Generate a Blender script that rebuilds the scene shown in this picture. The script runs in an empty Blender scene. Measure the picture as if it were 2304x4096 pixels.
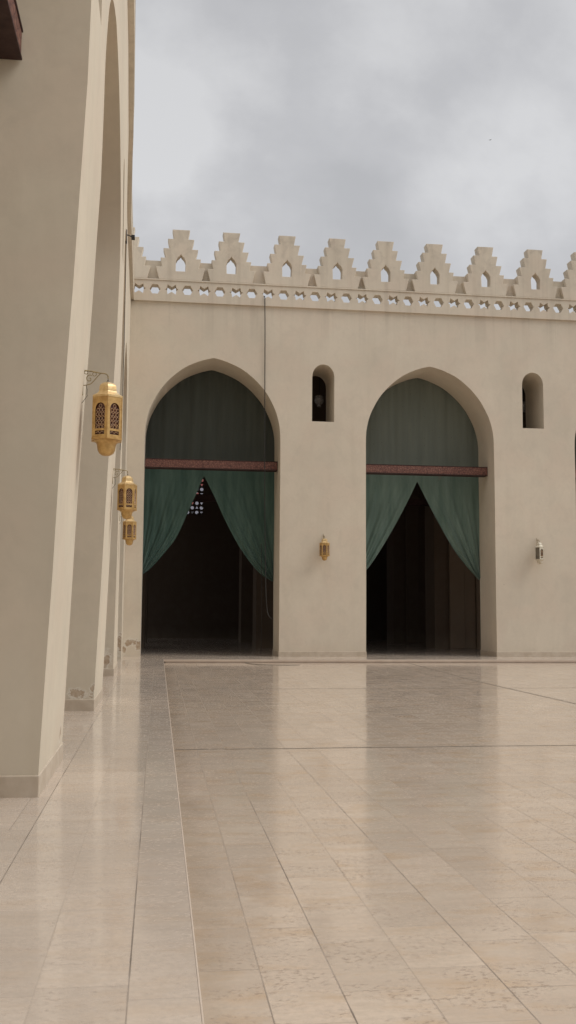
import bpy, bmesh, math, random
from math import pi, sin, cos, radians
from mathutils import Vector, Matrix, noise
from mathutils.geometry import interpolate_bezier
random.seed(7)
S = bpy.context.scene
COL = S.collection

# ------------------------------------------------------------------ camera
YAW, PITCH, ROLL, EYE = 0.1293984, 0.1014577, 0.00671235, 1.6
fw = Vector((sin(YAW)*cos(PITCH), cos(YAW)*cos(PITCH), sin(PITCH)))
r0 = Vector((cos(YAW), -sin(YAW), 0)); u0 = r0.cross(fw)
rr = r0*cos(ROLL) + u0*sin(ROLL); uu = -r0*sin(ROLL) + u0*cos(ROLL)
cd = bpy.data.cameras.new('camera'); cam = bpy.data.objects.new('camera', cd); COL.objects.link(cam)
M = Matrix.Identity(4)
for i in range(3):
    M[i][0] = rr[i]; M[i][1] = uu[i]; M[i][2] = -fw[i]
M[2][3] = EYE
cam.matrix_world = M
cd.sensor_fit = 'VERTICAL'; cd.sensor_height = 36.0; cd.lens = 36.0*3943.86/4096
cd.clip_start = .05; cd.clip_end = 2000
S.camera = cam
S.view_settings.view_transform = 'Standard'
S.view_settings.look = 'None'
S.view_settings.gamma = 1.0
S.view_settings.exposure = 0.3

# ------------------------------------------------------------------ sky and sun
SUN_EL, SUN_AZ = 48, 108          # azimuth clockwise from +Y
w = bpy.data.worlds.new('World'); S.world = w; w.use_nodes = True
nt = w.node_tree; nt.nodes.clear()
def N(nt, t, **k):
    n = nt.nodes.new(t)
    for a, b in k.items():
        setattr(n, a, b)
    return n
out = N(nt, 'ShaderNodeOutputWorld'); bg = N(nt, 'ShaderNodeBackground')
sky = N(nt, 'ShaderNodeTexSky', sky_type='NISHITA', sun_disc=False)
sky.sun_elevation = radians(SUN_EL); sky.sun_rotation = radians(SUN_AZ)
tc = N(nt, 'ShaderNodeTexCoord')
sep = N(nt, 'ShaderNodeSeparateXYZ'); nt.links.new(tc.outputs['Generated'], sep.inputs[0])
mx = N(nt, 'ShaderNodeMath', operation='MAXIMUM'); nt.links.new(sep.outputs[2], mx.inputs[0]); mx.inputs[1].default_value = 0.0
ad = N(nt, 'ShaderNodeMath', operation='ADD'); nt.links.new(mx.outputs[0], ad.inputs[0]); ad.inputs[1].default_value = .7
dx = N(nt, 'ShaderNodeMath', operation='DIVIDE'); nt.links.new(sep.outputs[0], dx.inputs[0]); nt.links.new(ad.outputs[0], dx.inputs[1])
dy = N(nt, 'ShaderNodeMath', operation='DIVIDE'); nt.links.new(sep.outputs[1], dy.inputs[0]); nt.links.new(ad.outputs[0], dy.inputs[1])
cmb = N(nt, 'ShaderNodeCombineXYZ'); nt.links.new(dx.outputs[0], cmb.inputs[0]); nt.links.new(dy.outputs[0], cmb.inputs[1])
cmb.inputs[2].default_value = 3.7
n1 = N(nt, 'ShaderNodeTexNoise'); n1.inputs['Scale'].default_value = 2.6; n1.inputs['Detail'].default_value = 8; n1.inputs['Roughness'].default_value = .55; n1.inputs['Distortion'].default_value = .25
n2 = N(nt, 'ShaderNodeTexNoise'); n2.inputs['Scale'].default_value = 7.5; n2.inputs['Detail'].default_value = 5; n2.inputs['Roughness'].default_value = .55
nt.links.new(cmb.outputs[0], n1.inputs['Vector']); nt.links.new(cmb.outputs[0], n2.inputs['Vector'])
m1 = N(nt, 'ShaderNodeMath', operation='MULTIPLY_ADD'); nt.links.new(n2.outputs[0], m1.inputs[0]); m1.inputs[1].default_value = .42; nt.links.new(n1.outputs[0], m1.inputs[2])
cr = N(nt, 'ShaderNodeValToRGB'); nt.links.new(m1.outputs[0], cr.inputs[0])
e = cr.color_ramp.elements
e[0].position = .44; e[0].color = (.365, .366, .374, 1)
e[1].position = 1.0; e[1].color = (.55, .55, .556, 1)
k = e.new(.70); k.color = (.392, .393, .403, 1)
k = e.new(.84); k.color = (.445, .445, .455, 1)
blob = None
tn = w.node_tree
def px_dir(x, y): return (fw*3943.86 + rr*(x-1152) - uu*(y-2048)).normalized()
nrm = N(nt, 'ShaderNodeVectorMath', operation='NORMALIZE'); nt.links.new(tc.outputs['Generated'], nrm.inputs[0])
acc = m1.outputs[0]
for (bx, by, rad, amp) in ((690, 740, 11, .15), (1480, 380, 4.5, .13), (1960, 760, 6.5, .15), (640, 530, 4, .12), (600, 100, 9, .04), (1560, 760, 10, -.05), (1050, 300, 8, -.03), (2150, 240, 12, .07), (900, 900, 9, .05)):
    dt = N(nt, 'ShaderNodeVectorMath', operation='DOT_PRODUCT'); nt.links.new(nrm.outputs[0], dt.inputs[0]); dt.inputs[1].default_value = px_dir(bx, by)
    mr_ = N(nt, 'ShaderNodeMapRange', interpolation_type='SMOOTHSTEP'); nt.links.new(dt.outputs['Value'], mr_.inputs[0])
    mr_.inputs[1].default_value = cos(radians(rad)); mr_.inputs[2].default_value = 1.0; mr_.inputs[3].default_value = 0; mr_.inputs[4].default_value = amp
    ad_ = N(nt, 'ShaderNodeMath', operation='ADD'); nt.links.new(acc, ad_.inputs[0]); nt.links.new(mr_.outputs[0], ad_.inputs[1]); acc = ad_.outputs[0]
nt.links.new(acc, cr.inputs[0])
# brighter veil toward the horizon, as under thin cloud
mr = N(nt, 'ShaderNodeMapRange'); nt.links.new(sep.outputs[2], mr.inputs[0])
mr.inputs[1].default_value = .22; mr.inputs[2].default_value = .52; mr.inputs[3].default_value = 1.10; mr.inputs[4].default_value = 1.0
# sky overhead brightened, well above the view, to lift walls and floor
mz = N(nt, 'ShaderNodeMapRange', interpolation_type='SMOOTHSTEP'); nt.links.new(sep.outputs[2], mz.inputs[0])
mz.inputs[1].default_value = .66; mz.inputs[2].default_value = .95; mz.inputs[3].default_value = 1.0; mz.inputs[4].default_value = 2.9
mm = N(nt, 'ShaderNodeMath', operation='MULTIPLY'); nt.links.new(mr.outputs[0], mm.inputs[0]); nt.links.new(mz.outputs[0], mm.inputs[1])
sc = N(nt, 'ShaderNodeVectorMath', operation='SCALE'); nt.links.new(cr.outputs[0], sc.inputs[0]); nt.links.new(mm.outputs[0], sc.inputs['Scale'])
skm = N(nt, 'ShaderNodeVectorMath', operation='SCALE'); nt.links.new(sky.outputs[0], skm.inputs[0]); skm.inputs['Scale'].default_value = .1
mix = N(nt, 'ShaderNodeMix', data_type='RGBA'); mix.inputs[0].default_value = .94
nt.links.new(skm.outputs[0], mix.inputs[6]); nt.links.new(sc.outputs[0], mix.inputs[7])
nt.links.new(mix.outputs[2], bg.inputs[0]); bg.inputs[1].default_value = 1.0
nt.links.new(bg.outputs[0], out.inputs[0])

sd = bpy.data.lights.new('sun', 'SUN'); sd.energy = 1.5; sd.angle = radians(35); sd.color = (1, .97, .92)
sun = bpy.data.objects.new('sun', sd); COL.objects.link(sun)
az, el = radians(SUN_AZ), radians(SUN_EL)
sdir = Vector((sin(az)*cos(el), cos(az)*cos(el), sin(el)))
sun.rotation_euler = sdir.to_track_quat('Z', 'Y').to_euler()

# ------------------------------------------------------------------ scene graph helpers
def props(o, label=None, cat=None, group=None, kind=None):
    if label: o['label'] = label
    if cat: o['category'] = cat
    if group: o['group'] = group
    if kind: o['kind'] = kind
    return o
def empty(name, loc=(0, 0, 0), **k):
    o = bpy.data.objects.new(name, None); COL.objects.link(o); o.location = loc
    o.empty_display_size = .2
    return props(o, **k)
def link(name, me, mat, parent=None, world=True, label=None):
    o = bpy.data.objects.new(name, me); COL.objects.link(o)
    if mat: me.materials.clear(); me.materials.append(mat)
    if parent:
        o.parent = parent
        if world:        # mesh data is written in world coordinates
            p = parent; off = Vector((0, 0, 0))
            while p: off += p.location if p.type == 'EMPTY' else Vector((0, 0, 0)); p = p.parent
            o.matrix_parent_inverse = Matrix.Translation(-off)
    if label: o['label'] = label
    return o
def bm_mesh(bm, name, smooth=None):
    me = bpy.data.meshes.new(name); bm.to_mesh(me); bm.free()
    if smooth is not None:
        for p in me.polygons: p.use_smooth = True
        me.set_sharp_from_angle(angle=radians(smooth))
    return me
def box(bm, x0, x1, y0, y1, z0, z1):
    v = [bm.verts.new((x, y, z)) for x in (x0, x1) for y in (y0, y1) for z in (z0, z1)]
    for f in ((0, 1, 3, 2), (4, 6, 7, 5), (0, 4, 5, 1), (2, 3, 7, 6), (0, 2, 6, 4), (1, 5, 7, 3)):
        bm.faces.new([v[i] for i in f])
def tube(bm, pts, r, n=8, closed=False):
    pts = [Vector(p) for p in pts]; rings = []; m = len(pts)
    prev = None
    for i, p in enumerate(pts):
        if closed: t = pts[(i+1) % m]-pts[i-1]
        else: t = pts[min(i+1, m-1)]-pts[max(i-1, 0)]
        t.normalize()
        if prev is None:
            a = Vector((0, 0, 1)) if abs(t.z) < .9 else Vector((1, 0, 0))
            nn = t.cross(a).normalized()
        else:
            nn = (prev - t*prev.dot(t)).normalized()
        prev = nn; b = t.cross(nn)
        rad = r[i] if isinstance(r, (list, tuple)) else r
        rings.append([bm.verts.new(p+nn*cos(2*pi*k/n)*rad+b*sin(2*pi*k/n)*rad) for k in range(n)])
    for i in range(m if closed else m-1):
        a, b = rings[i], rings[(i+1) % m]
        for k in range(n):
            bm.faces.new((a[k], a[(k+1) % n], b[(k+1) % n], b[k]))
    if not closed:
        bm.faces.new(rings[0][::-1]); bm.faces.new(rings[-1])
def lathe(bm, prof, n, rot=0, cap=True):
    rings = []
    for r, z in prof:
        rings.append([bm.verts.new((r*cos(2*pi*k/n+rot), r*sin(2*pi*k/n+rot), z)) for k in range(n)])
    for a, b in zip(rings, rings[1:]):
        for k in range(n):
            bm.faces.new((a[k], a[(k+1) % n], b[(k+1) % n], b[k]))
    if cap:
        bm.faces.new(rings[0][::-1]); bm.faces.new(rings[-1])
def fill2d(outline, holes=()):
    """2D polygon with holes -> flat triangulated mesh (x, y, 0) extruded later"""
    return [list(outline)] + [list(h) for h in holes]
def extruded(polys, y0, y1, name, cuts_x=(), cuts_z=()):
    """polygons in (x, z) -> solid between planes y0 and y1"""
    cu = bpy.data.curves.new(name, 'CURVE'); cu.dimensions = '2D'; cu.fill_mode = 'BOTH'
    cu.extrude = (y1-y0)/2
    for pl in polys:
        sp = cu.splines.new('POLY'); sp.points.add(len(pl)-1); sp.use_cyclic_u = True
        for q, (a, b) in zip(sp.points, pl): q.co = (a, b, 0, 1)
    ob = bpy.data.objects.new(name, cu); COL.objects.link(ob)
    bpy.context.view_layer.update()
    me = bpy.data.meshes.new_from_object(ob.evaluated_get(bpy.context.evaluated_depsgraph_get()))
    bpy.data.objects.remove(ob); bpy.data.curves.remove(cu)
    bm = bmesh.new(); bm.from_mesh(me); bpy.data.meshes.remove(me)
    for v in bm.verts: v.co = (v.co.x, (y0+y1)/2+v.co.z, v.co.y)
    bmesh.ops.remove_doubles(bm, verts=bm.verts, dist=1e-4)
    bmesh.ops.recalc_face_normals(bm, faces=bm.faces)
    for c in cuts_x:
        bmesh.ops.bisect_plane(bm, geom=bm.verts[:]+bm.edges[:]+bm.faces[:], plane_co=(c, 0, 0), plane_no=(1, 0, 0))
    for c in cuts_z:
        bmesh.ops.bisect_plane(bm, geom=bm.verts[:]+bm.edges[:]+bm.faces[:], plane_co=(0, 0, c), plane_no=(0, 0, 1))
    return bm
def bevel(o, wd, seg=2, ang=40):
    m = o.modifiers.new('bevel', 'BEVEL'); m.width = wd; m.segments = seg; m.limit_method = 'ANGLE'; m.angle_limit = radians(ang)
    m.use_clamp_overlap = True; m.harden_normals = False
    return o
def catmull(pts, n=4):
    res = []
    for i in range(len(pts)-1):
        p0 = pts[max(i-1, 0)]; p1 = pts[i]; p2 = pts[i+1]; p3 = pts[min(i+2, len(pts)-1)]
        for j in range(n):
            t = j/n
            res.append(tuple(.5*((2*b)+(c-a)*t+(2*a-5*b+4*c-d)*t*t+(-a+3*b-3*c+d)*t**3) for a, b, c, d in zip(p0, p1, p2, p3)))
    res.append(pts[-1]); return res

# ------------------------------------------------------------------ materials
class Mat:
    def __init__(s, name):
        s.m = bpy.data.materials.new(name); s.m.use_nodes = True; s.t = s.m.node_tree
        s.b = s.t.nodes['Principled BSDF']; s.L = s.t.links.new
    def n(s, t, **k): return N(s.t, t, **k)
    def put(s, sock, v):
        if hasattr(v, 'is_output') or isinstance(v, bpy.types.NodeSocket): s.L(v, sock)
        elif isinstance(v, tuple) and sock.type == 'RGBA': sock.default_value = (*v, 1) if len(v) == 3 else v
        else: sock.default_value = v
    def math(s, op, a, b=0.0, c=0.0, clamp=False):
        n = s.n('ShaderNodeMath', operation=op, use_clamp=clamp)
        s.put(n.inputs[0], a); s.put(n.inputs[1], b)
        if op in ('MULTIPLY_ADD',): s.put(n.inputs[2], c)
        return n.outputs[0]
    def pos(s): return s.n('ShaderNodeNewGeometry').outputs['Position']
    def scalev(s, v, sx, sy, sz):
        n = s.n('ShaderNodeVectorMath', operation='MULTIPLY'); s.L(v, n.inputs[0]); n.inputs[1].default_value = (sx, sy, sz); return n.outputs[0]
    def noise(s, v, scale, detail=3, rough=.5, dist=0.0):
        n = s.n('ShaderNodeTexNoise'); s.L(v, n.inputs['Vector']); n.inputs['Scale'].default_value = scale
        n.inputs['Detail'].default_value = detail; n.inputs['Roughness'].default_value = rough; n.inputs['Distortion'].default_value = dist
        return n.outputs[0]
    def rng(s, v, a, b, c=0.0, d=1.0, smooth=False):
        n = s.n('ShaderNodeMapRange', interpolation_type='SMOOTHSTEP' if smooth else 'LINEAR'); s.L(v, n.inputs[0])
        for i, q in enumerate((a, b, c, d)): n.inputs[i+1].default_value = q
        return n.outputs[0]
    def mix(s, f, a, b, blend='MIX'):
        n = s.n('ShaderNodeMix', data_type='RGBA', blend_type=blend)
        s.put(n.inputs[0], f); s.put(n.inputs[6], a); s.put(n.inputs[7], b); return n.outputs[2]
    def col(s, c): s.put(s.b.inputs['Base Color'], c)
    def rough(s, v): s.put(s.b.inputs['Roughness'], v)
    def bump(s, h, strength=.3, dist=.01, normal=None):
        n = s.n('ShaderNodeBump'); s.L(h, n.inputs['Height']); n.inputs['Strength'].default_value = strength; n.inputs['Distance'].default_value = dist
        if normal is not None: s.L(normal, n.inputs['Normal'])
        s.L(n.outputs[0], s.b.inputs['Normal']); return n.outputs[0]

def plaster(name, base=(.645, .572, .465), patches=(), spec=.25, crack=.12):
    M_ = Mat(name); p = M_.pos()
    big = M_.noise(p, .35, 4, .55)
    streak = M_.noise(M_.scalev(p, 2.2, 2.2, .16), 1.0, 4, .6)
    fine = M_.noise(p, 9, 5, .65)
    c = M_.mix(M_.rng(big, .35, .65), tuple(x*.93 for x in base), tuple(min(1, x*1.05) for x in base))
    c = M_.mix(M_.rng(streak, .52, .72, 0, .22), c, (base[0]*.80, base[1]*.78, base[2]*.74))
    pink = M_.noise(p, .9, 2, .5)
    c = M_.mix(M_.rng(pink, .45, .62, 0, .35), c, (base[0]*1.02, base[1]*.955, base[2]*.95))
    c = M_.mix(M_.rng(fine, .35, .7, 0, .22), c, (base[0]*.86, base[1]*.85, base[2]*.83))
    # sparse chips and nail holes
    vo = M_.n('ShaderNodeTexVoronoi'); M_.L(M_.scalev(p, 1, 1, .55), vo.inputs['Vector']); vo.inputs['Scale'].default_value = .9
    chipm = M_.math('LESS_THAN', vo.outputs['Distance'], .013)
    sepc = M_.n('ShaderNodeSeparateColor'); M_.L(vo.outputs['Color'], sepc.inputs[0])
    chipm = M_.math('MULTIPLY', chipm, M_.math('GREATER_THAN', sepc.outputs[0], .45))
    c = M_.mix(M_.math('MULTIPLY', chipm, .55), c, (.20, .16, .12))
    # damp, grimy foot of the wall
    sx = M_.n('ShaderNodeSeparateXYZ'); M_.L(p, sx.inputs[0]); z = sx.outputs[2]
    foot = M_.math('ADD', z, M_.math('MULTIPLY', M_.noise(M_.scalev(p, 1.3, 1.3, .5), 1.6, 4, .6), -1.1))
    c = M_.mix(M_.rng(foot, -.75, .15, .22, 0), c, (.42, .34, .25))
    mot = M_.noise(M_.scalev(p, 1, 1, .8), 2.3, 6, .65, .6)
    c = M_.mix(M_.rng(mot, .50, .66, 0, .12), c, tuple(x*.82 for x in base))
    # faint rain streaks below the frieze and grey weathering on the battlements
    rs = M_.noise(M_.scalev(p, 3.5, 3.5, .12), 1.0, 5, .62)
    c = M_.mix(M_.math('MULTIPLY', M_.rng(rs, .50, .66), M_.rng(z, 11.2, 12.9, 0, .20)), c, (.30, .25, .19))
    c = M_.mix(M_.math('MULTIPLY', M_.rng(mot, .46, .62), M_.rng(z, 13.9, 15.6, .05, .34)), c, (.33, .29, .24))
    # hairline cracks, only here and there
    cv = M_.n('ShaderNodeTexVoronoi', feature='DISTANCE_TO_EDGE')
    wv = M_.n('ShaderNodeTexNoise'); M_.L(p, wv.inputs['Vector']); wv.inputs['Scale'].default_value = 1.8; wv.inputs['Detail'].default_value = 5
    av = M_.n('ShaderNodeVectorMath', operation='MULTIPLY_ADD'); M_.L(wv.outputs['Color'], av.inputs[0]); av.inputs[1].default_value = (.9, .9, .9); M_.L(p, av.inputs[2])
    M_.L(av.outputs[0], cv.inputs['Vector']); cv.inputs['Scale'].default_value = .38
    ck = M_.math('MULTIPLY', M_.rng(cv.outputs['Distance'], .001, .005, 1, 0), M_.rng(M_.noise(p, .45, 2), .56, .62))
    c = M_.mix(M_.math('MULTIPLY', ck, crack), c, (.26, .21, .16))
    h = M_.math('ADD', M_.math('MULTIPLY', M_.noise(p, 1.3, 3, .5), 1.5), M_.math('MULTIPLY', fine, .25))
    for (cx, cy, cz, r, hgt) in patches:     # flaked-off render showing the raw coat
        v = M_.n('ShaderNodeVectorMath', operation='SUBTRACT'); M_.L(p, v.inputs[0]); v.inputs[1].default_value = (cx, cy, cz)
        v2 = M_.scalev(v.outputs[0], 1/r, 1/r, 1/hgt)
        ln = M_.n('ShaderNodeVectorMath', operation='LENGTH'); M_.L(v2, ln.inputs[0])
        d = M_.math('ADD', ln.outputs['Value'], M_.math('MULTIPLY', M_.math('SUBTRACT', M_.noise(p, max(4.2, .75/r), 6, .68), .5), 3.0))
        mk = M_.rng(d, .66, .76, 1, 0)
        rim = M_.math('MULTIPLY', M_.rng(d, .80, 1.05, 1, 0), M_.math('SUBTRACT', 1.0, mk))
        c = M_.mix(mk, c, M_.mix(M_.rng(M_.noise(p, 13, 3), .4, .6), (.40, .30, .21), (.50, .41, .31)))
        c = M_.mix(M_.math('MULTIPLY', rim, .75), c, (.70, .65, .56))
        h = M_.math('SUBTRACT', h, M_.math('MULTIPLY', mk, 1.2))
    M_.col(c); M_.rough(.85); M_.b.inputs['Specular IOR Level'].default_value = spec
    M_.bump(h, .35, .012)
    return M_.m
m_far = plaster('plaster_far', patches=((-.95, 35.8, .52, .30, .16), (-.66, 35.8, .36, .14, .2), (-1.2, 35.8, .25, .10, .2)))
m_left = plaster('plaster_left', crack=0.0, base=(.645, .575, .46), patches=((-1.24, 16.35, .30, .20, .13), (-1.03, 16.35, .32, .06, .16), (-1.25, 25.0, .40, .14, .26), (-1.02, 10.75, .33, .12, .10), (-1.25, 33.6, .5, .2, .4), (-1.05, 25.4, 1.6, .07, 2.2)))
m_int = plaster('plaster_hall_shade', base=(.11, .08, .058))  # darkened copy of the plaster: the hall's gloom is put into its colour

def plain(name, c, rough=.6, metal=0.0, c2=None, nscale=8, spec=.5, bump=0):
    M_ = Mat(name); p = M_.n('ShaderNodeTexCoord').outputs['Object']
    nz = M_.noise(p, nscale, 4, .6)
    M_.col(M_.mix(M_.rng(nz, .35, .65), c, c2 or tuple(x*.7 for x in c)))
    M_.rough(M_.rng(nz, .3, .7, max(0, rough-.1), min(1, rough+.1))); M_.b.inputs['Metallic'].default_value = metal
    M_.b.inputs['Specular IOR Level'].default_value = spec
    if bump: M_.bump(nz, bump, .004)
    return M_.m
m_gold = plain('aged_brass', (.60, .39, .15), .42, .45, (.42, .25, .085), 14, bump=.3)
m_goldtop = plain('bright_brass', (.72, .53, .27), .38, .45, (.56, .38, .17), 18, bump=.3)
m_pale = plain('tarnished_pale_metal', (.72, .67, .56), .5, .2, (.54, .48, .36), 14)
m_maroon = plain('dark_glass', (.13, .036, .02), .3, 0, (.07, .02, .012), 20)
m_lattice = plain('pierced_scrollwork', (.44, .27, .14), .5, .3, (.30, .20, .14), 20)
m_iron = plain('bracket_brass', (.36, .28, .14), .55, .4, (.20, .15, .075), 30)
m_black = plain('black_rubber', (.02, .018, .016), .5, 0, (.012, .011, .01), 10)
m_stone = plain('plinth_stone', (.56, .48, .385), .55, 0, (.47, .39, .30), 5, spec=.3, bump=.4)
m_glass = plain('frosted_glass', (.34, .32, .30), .12, 0, (.16, .15, .14), 30)
m_roof = plain('dark_timber_ceiling', (.05, .035, .025), .8, 0, (.03, .02, .015), 3)
m_seal = plain('joint_sealant', (.30, .245, .19), .6, 0, (.22, .175, .13), 6)

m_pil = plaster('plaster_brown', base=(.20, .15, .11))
# carved timber
T = Mat('carved_timber'); p = T.n('ShaderNodeTexCoord').outputs['Object']
v1 = T.n('ShaderNodeTexVoronoi', feature='DISTANCE_TO_EDGE'); T.L(p, v1.inputs['Vector']); v1.inputs['Scale'].default_value = 12
g = T.noise(T.scalev(p, 1, 1, 1), 6, 4, .6)
T.col(T.mix(T.rng(v1.outputs['Distance'], .0, .16), (.065, .022, .018), T.mix(T.rng(g, .35, .65), (.16, .062, .045), (.22, .10, .07))))
T.rough(.6); T.bump(v1.outputs['Distance'], .9, .02)
m_timber = T.m
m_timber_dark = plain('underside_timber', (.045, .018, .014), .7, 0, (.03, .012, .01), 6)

def fabric(name, a, b, trans=.12):
    F = Mat(name); p = F.n('ShaderNodeTexCoord').outputs['Object']
    st = F.noise(F.scalev(p, 3.5, 3.5, .35), 1.0, 4, .6)
    dots = F.n('ShaderNodeTexVoronoi'); F.L(F.scalev(p, 1, .01, 1), dots.inputs['Vector']); dots.inputs['Scale'].default_value = 3.4; dots.inputs['Randomness'].default_value = .35
    c = F.mix(F.rng(st, .35, .65), a, b)
    c = F.mix(F.rng(dots.outputs['Distance'], .035, .06, .6, 0), c, tuple(x*.35 for x in a))
    F.col(c); F.rough(.8); F.b.inputs['Specular IOR Level'].default_value = .15
    F.b.inputs['Sheen Weight'].default_value = .15
    tr = F.n('ShaderNodeBsdfTranslucent'); F.put(tr.inputs[0], c)
    ms = F.n('ShaderNodeMixShader'); ms.inputs[0].default_value = trans
    o = F.t.nodes['Material Output']; F.L(F.b.outputs[0], ms.inputs[1]); F.L(tr.outputs[0], ms.inputs[2]); F.L(ms.outputs[0], o.inputs[0])
    weave = F.noise(F.scalev(p, 60, 60, 60), 1, 2)
    F.bump(F.math('ADD', F.math('MULTIPLY', st, 2.0), F.math('MULTIPLY', weave, .1)), .4, .02)
    return F.m
m_cur_a = fabric('curtain_cloth_upper', (.070, .080, .070), (.088, .100, .087))
m_cur_b = fabric('curtain_cloth_lower', (.058, .108, .090), (.100, .165, .140))
m_cur_c = fabric('pale_cloth_upper', (.160, .182, .155), (.188, .212, .18))  # second arch: upper and lower cloth in a paler grey green
m_cur_d = fabric('pale_cloth_lower', (.115, .175, .145), (.175, .245, .208))
m_hem = fabric('hem_cloth', (.06, .10, .085), (.08, .13, .11))

# ------------------------------------------------------------------ paving
def stone_floor(name, ca, cb, cc, pits=1.0, rough=(.10, .26), edge_x=None, grout=(.13, .10, .075)):
    F = Mat(name); p = F.pos()
    at = F.n('ShaderNodeAttribute', attribute_name='rnd'); sc_ = F.n('ShaderNodeSeparateColor'); F.L(at.outputs['Color'], sc_.inputs[0])
    R, G, B = sc_.outputs
    e1 = F.n('ShaderNodeUVMap', uv_map='lo'); e2 = F.n('ShaderNodeUVMap', uv_map='hi')
    s1 = F.n('ShaderNodeSeparateXYZ'); s2 = F.n('ShaderNodeSeparateXYZ'); F.L(e1.outputs[0], s1.inputs[0]); F.L(e2.outputs[0], s2.inputs[0])
    dxx = F.math('MINIMUM', s1.outputs[0], s2.outputs[0]); dyy = F.math('MINIMUM', s1.outputs[1], s2.outputs[1])
    # every slab samples its own piece of the stone
    off = F.n('ShaderNodeCombineXYZ'); F.L(F.math('MULTIPLY', R, 37.0), off.inputs[0]); F.L(F.math('MULTIPLY', G, 53.0), off.inputs[1])
    pv = F.n('ShaderNodeVectorMath', operation='ADD'); F.L(p, pv.inputs[0]); F.L(off.outputs[0], pv.inputs[1]); q = pv.outputs[0]
    band = F.noise(F.scalev(q, 1.2, 6.0, 1), 1.0, 5, .6, .4)
    cloud = F.noise(p, .55, 4, .55)
    col = F.mix(R, ca, cb)
    col = F.mix(F.rng(band, .35, .68, 0, .55), col, cc)
    vein = F.noise(F.scalev(q, 2.4, 15.0, 1), 1.0, 5, .65, .5)
    col = F.mix(F.rng(vein, .48, .66, 0, .26), col, tuple(x*.74 for x in cb))
    tone = F.rng(B, 0, 1, .93, 1.05)
    sc2 = F.n('ShaderNodeVectorMath', operation='SCALE'); F.L(col, sc2.inputs[0]); F.L(tone, sc2.inputs['Scale']); col = sc2.outputs[0]
    col = F.mix(F.rng(G, .965, .975, 0, .3), col, tuple(x*.55 for x in cb))
    col = F.mix(F.rng(cloud, .42, .64, 0, .45), col, tuple(x*.74 for x in ca))
    fine = F.noise(q, 26, 5, .7)
    col = F.mix(F.rng(fine, .38, .68, 0, .5), col, tuple(x*.70 for x in cc))
    ochre = F.noise(F.scalev(q, 1.5, 3.2, 1), 1.3, 5, .65)
    col = F.mix(F.rng(ochre, .50, .68, 0, .5*pits), col, (.50, .345, .21))
    # travertine pits, in drifts
    pit = F.noise(F.scalev(q, 27, 44, 1), 1.0, 3, .62)
    drift = F.noise(F.scalev(q, 1.6, 4.0, 1), 1.0, 3, .6)
    pm = F.math('MULTIPLY', F.rng(pit, .555, .595), F.rng(drift, .44, .54))
    col = F.mix(F.math('MULTIPLY', pm, .48*pits), col, (.20, .13, .08))
    pale = F.math('MULTIPLY', F.rng(F.noise(F.scalev(q, 45, 70, 1), 1.3, 2, .5), .66, .72), .05)
    col = F.mix(pale, col, (.62, .56, .46))
    if edge_x is not None:      # grime gathered along the foot of the kerb
        sp = F.n('ShaderNodeSeparateXYZ'); F.L(p, sp.inputs[0])
        d = F.math('ADD', F.math('ABSOLUTE', F.math('SUBTRACT', sp.outputs[0], edge_x)), F.math('MULTIPLY', F.noise(p, 3.2, 5, .68), -.42))
        col = F.mix(F.rng(d, -.19, .03, .32, 0), col, (.22, .165, .105))
    # scuffed dark patches
    ja = F.n('ShaderNodeAttribute', attribute_name='jnt'); js = F.n('ShaderNodeSeparateColor'); F.L(ja.outputs['Color'], js.inputs[0])
    wob = F.math('MULTIPLY', F.math('SUBTRACT', F.noise(p, 7, 3, .6), .5), .006)
    wear = F.rng(F.noise(p, 1.3, 3), .35, .62, .45, 1)
    jl_ = F.math('MULTIPLY', F.rng(F.math('ADD', s1.outputs[0], wob), .0024, .0052, 1, 0), js.outputs[0])
    jr_ = F.math('MULTIPLY', F.rng(F.math('ADD', s2.outputs[0], wob), .0024, .0052, 1, 0), js.outputs[1])
    jy = F.math('MULTIPLY', F.rng(F.math('ADD', dyy, wob), .0016, .0044, 1, 0), js.outputs[2])
    j = F.math('MULTIPLY', F.math('MAXIMUM', F.math('MAXIMUM', jl_, jr_), jy), wear)
    col = F.mix(F.math('MULTIPLY', j, .88), col, grout)
    F.col(col)
    ro = F.rng(F.math('ADD', F.math('MULTIPLY', cloud, .6), F.math('MULTIPLY', band, .4)), .35, .65, *rough)
    ro = F.math('ADD', ro, F.math('MULTIPLY', F.math('MAXIMUM', j, pm), .5))
    F.rough(ro); F.b.inputs['Specular IOR Level'].default_value = .5
    # each slab is laid very slightly out of true
    wn = F.n('ShaderNodeCombineXYZ')
    F.L(F.math('MULTIPLY', F.math('SUBTRACT', G, .5), .006), wn.inputs[0]); F.L(F.math('MULTIPLY', F.math('SUBTRACT', B, .5), .004), wn.inputs[1]); wn.inputs[2].default_value = 0
    gn = F.n('ShaderNodeNewGeometry'); va = F.n('ShaderNodeVectorMath', operation='ADD'); F.L(gn.outputs['Normal'], va.inputs[0]); F.L(wn.outputs[0], va.inputs[1])
    vn = F.n('ShaderNodeVectorMath', operation='NORMALIZE'); F.L(va.outputs[0], vn.inputs[0])
    hh = F.math('SUBTRACT', F.math('MULTIPLY', F.noise(p, 2.0, 3), .5), F.math('MULTIPLY', F.math('MAXIMUM', j, pm), 1.0))
    F.bump(hh, .12, .004, vn.outputs[0])
    return F.m
m_court = stone_floor('courtyard_travertine', (.63, .51, .405), (.575, .46, .36), (.67, .565, .455), 1.0, (.07, .17), edge_x=.21)
m_walk = stone_floor('walkway_limestone', (.61, .505, .415), (.57, .48, .40), (.65, .555, .46), .45, (.07, .16))

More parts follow.
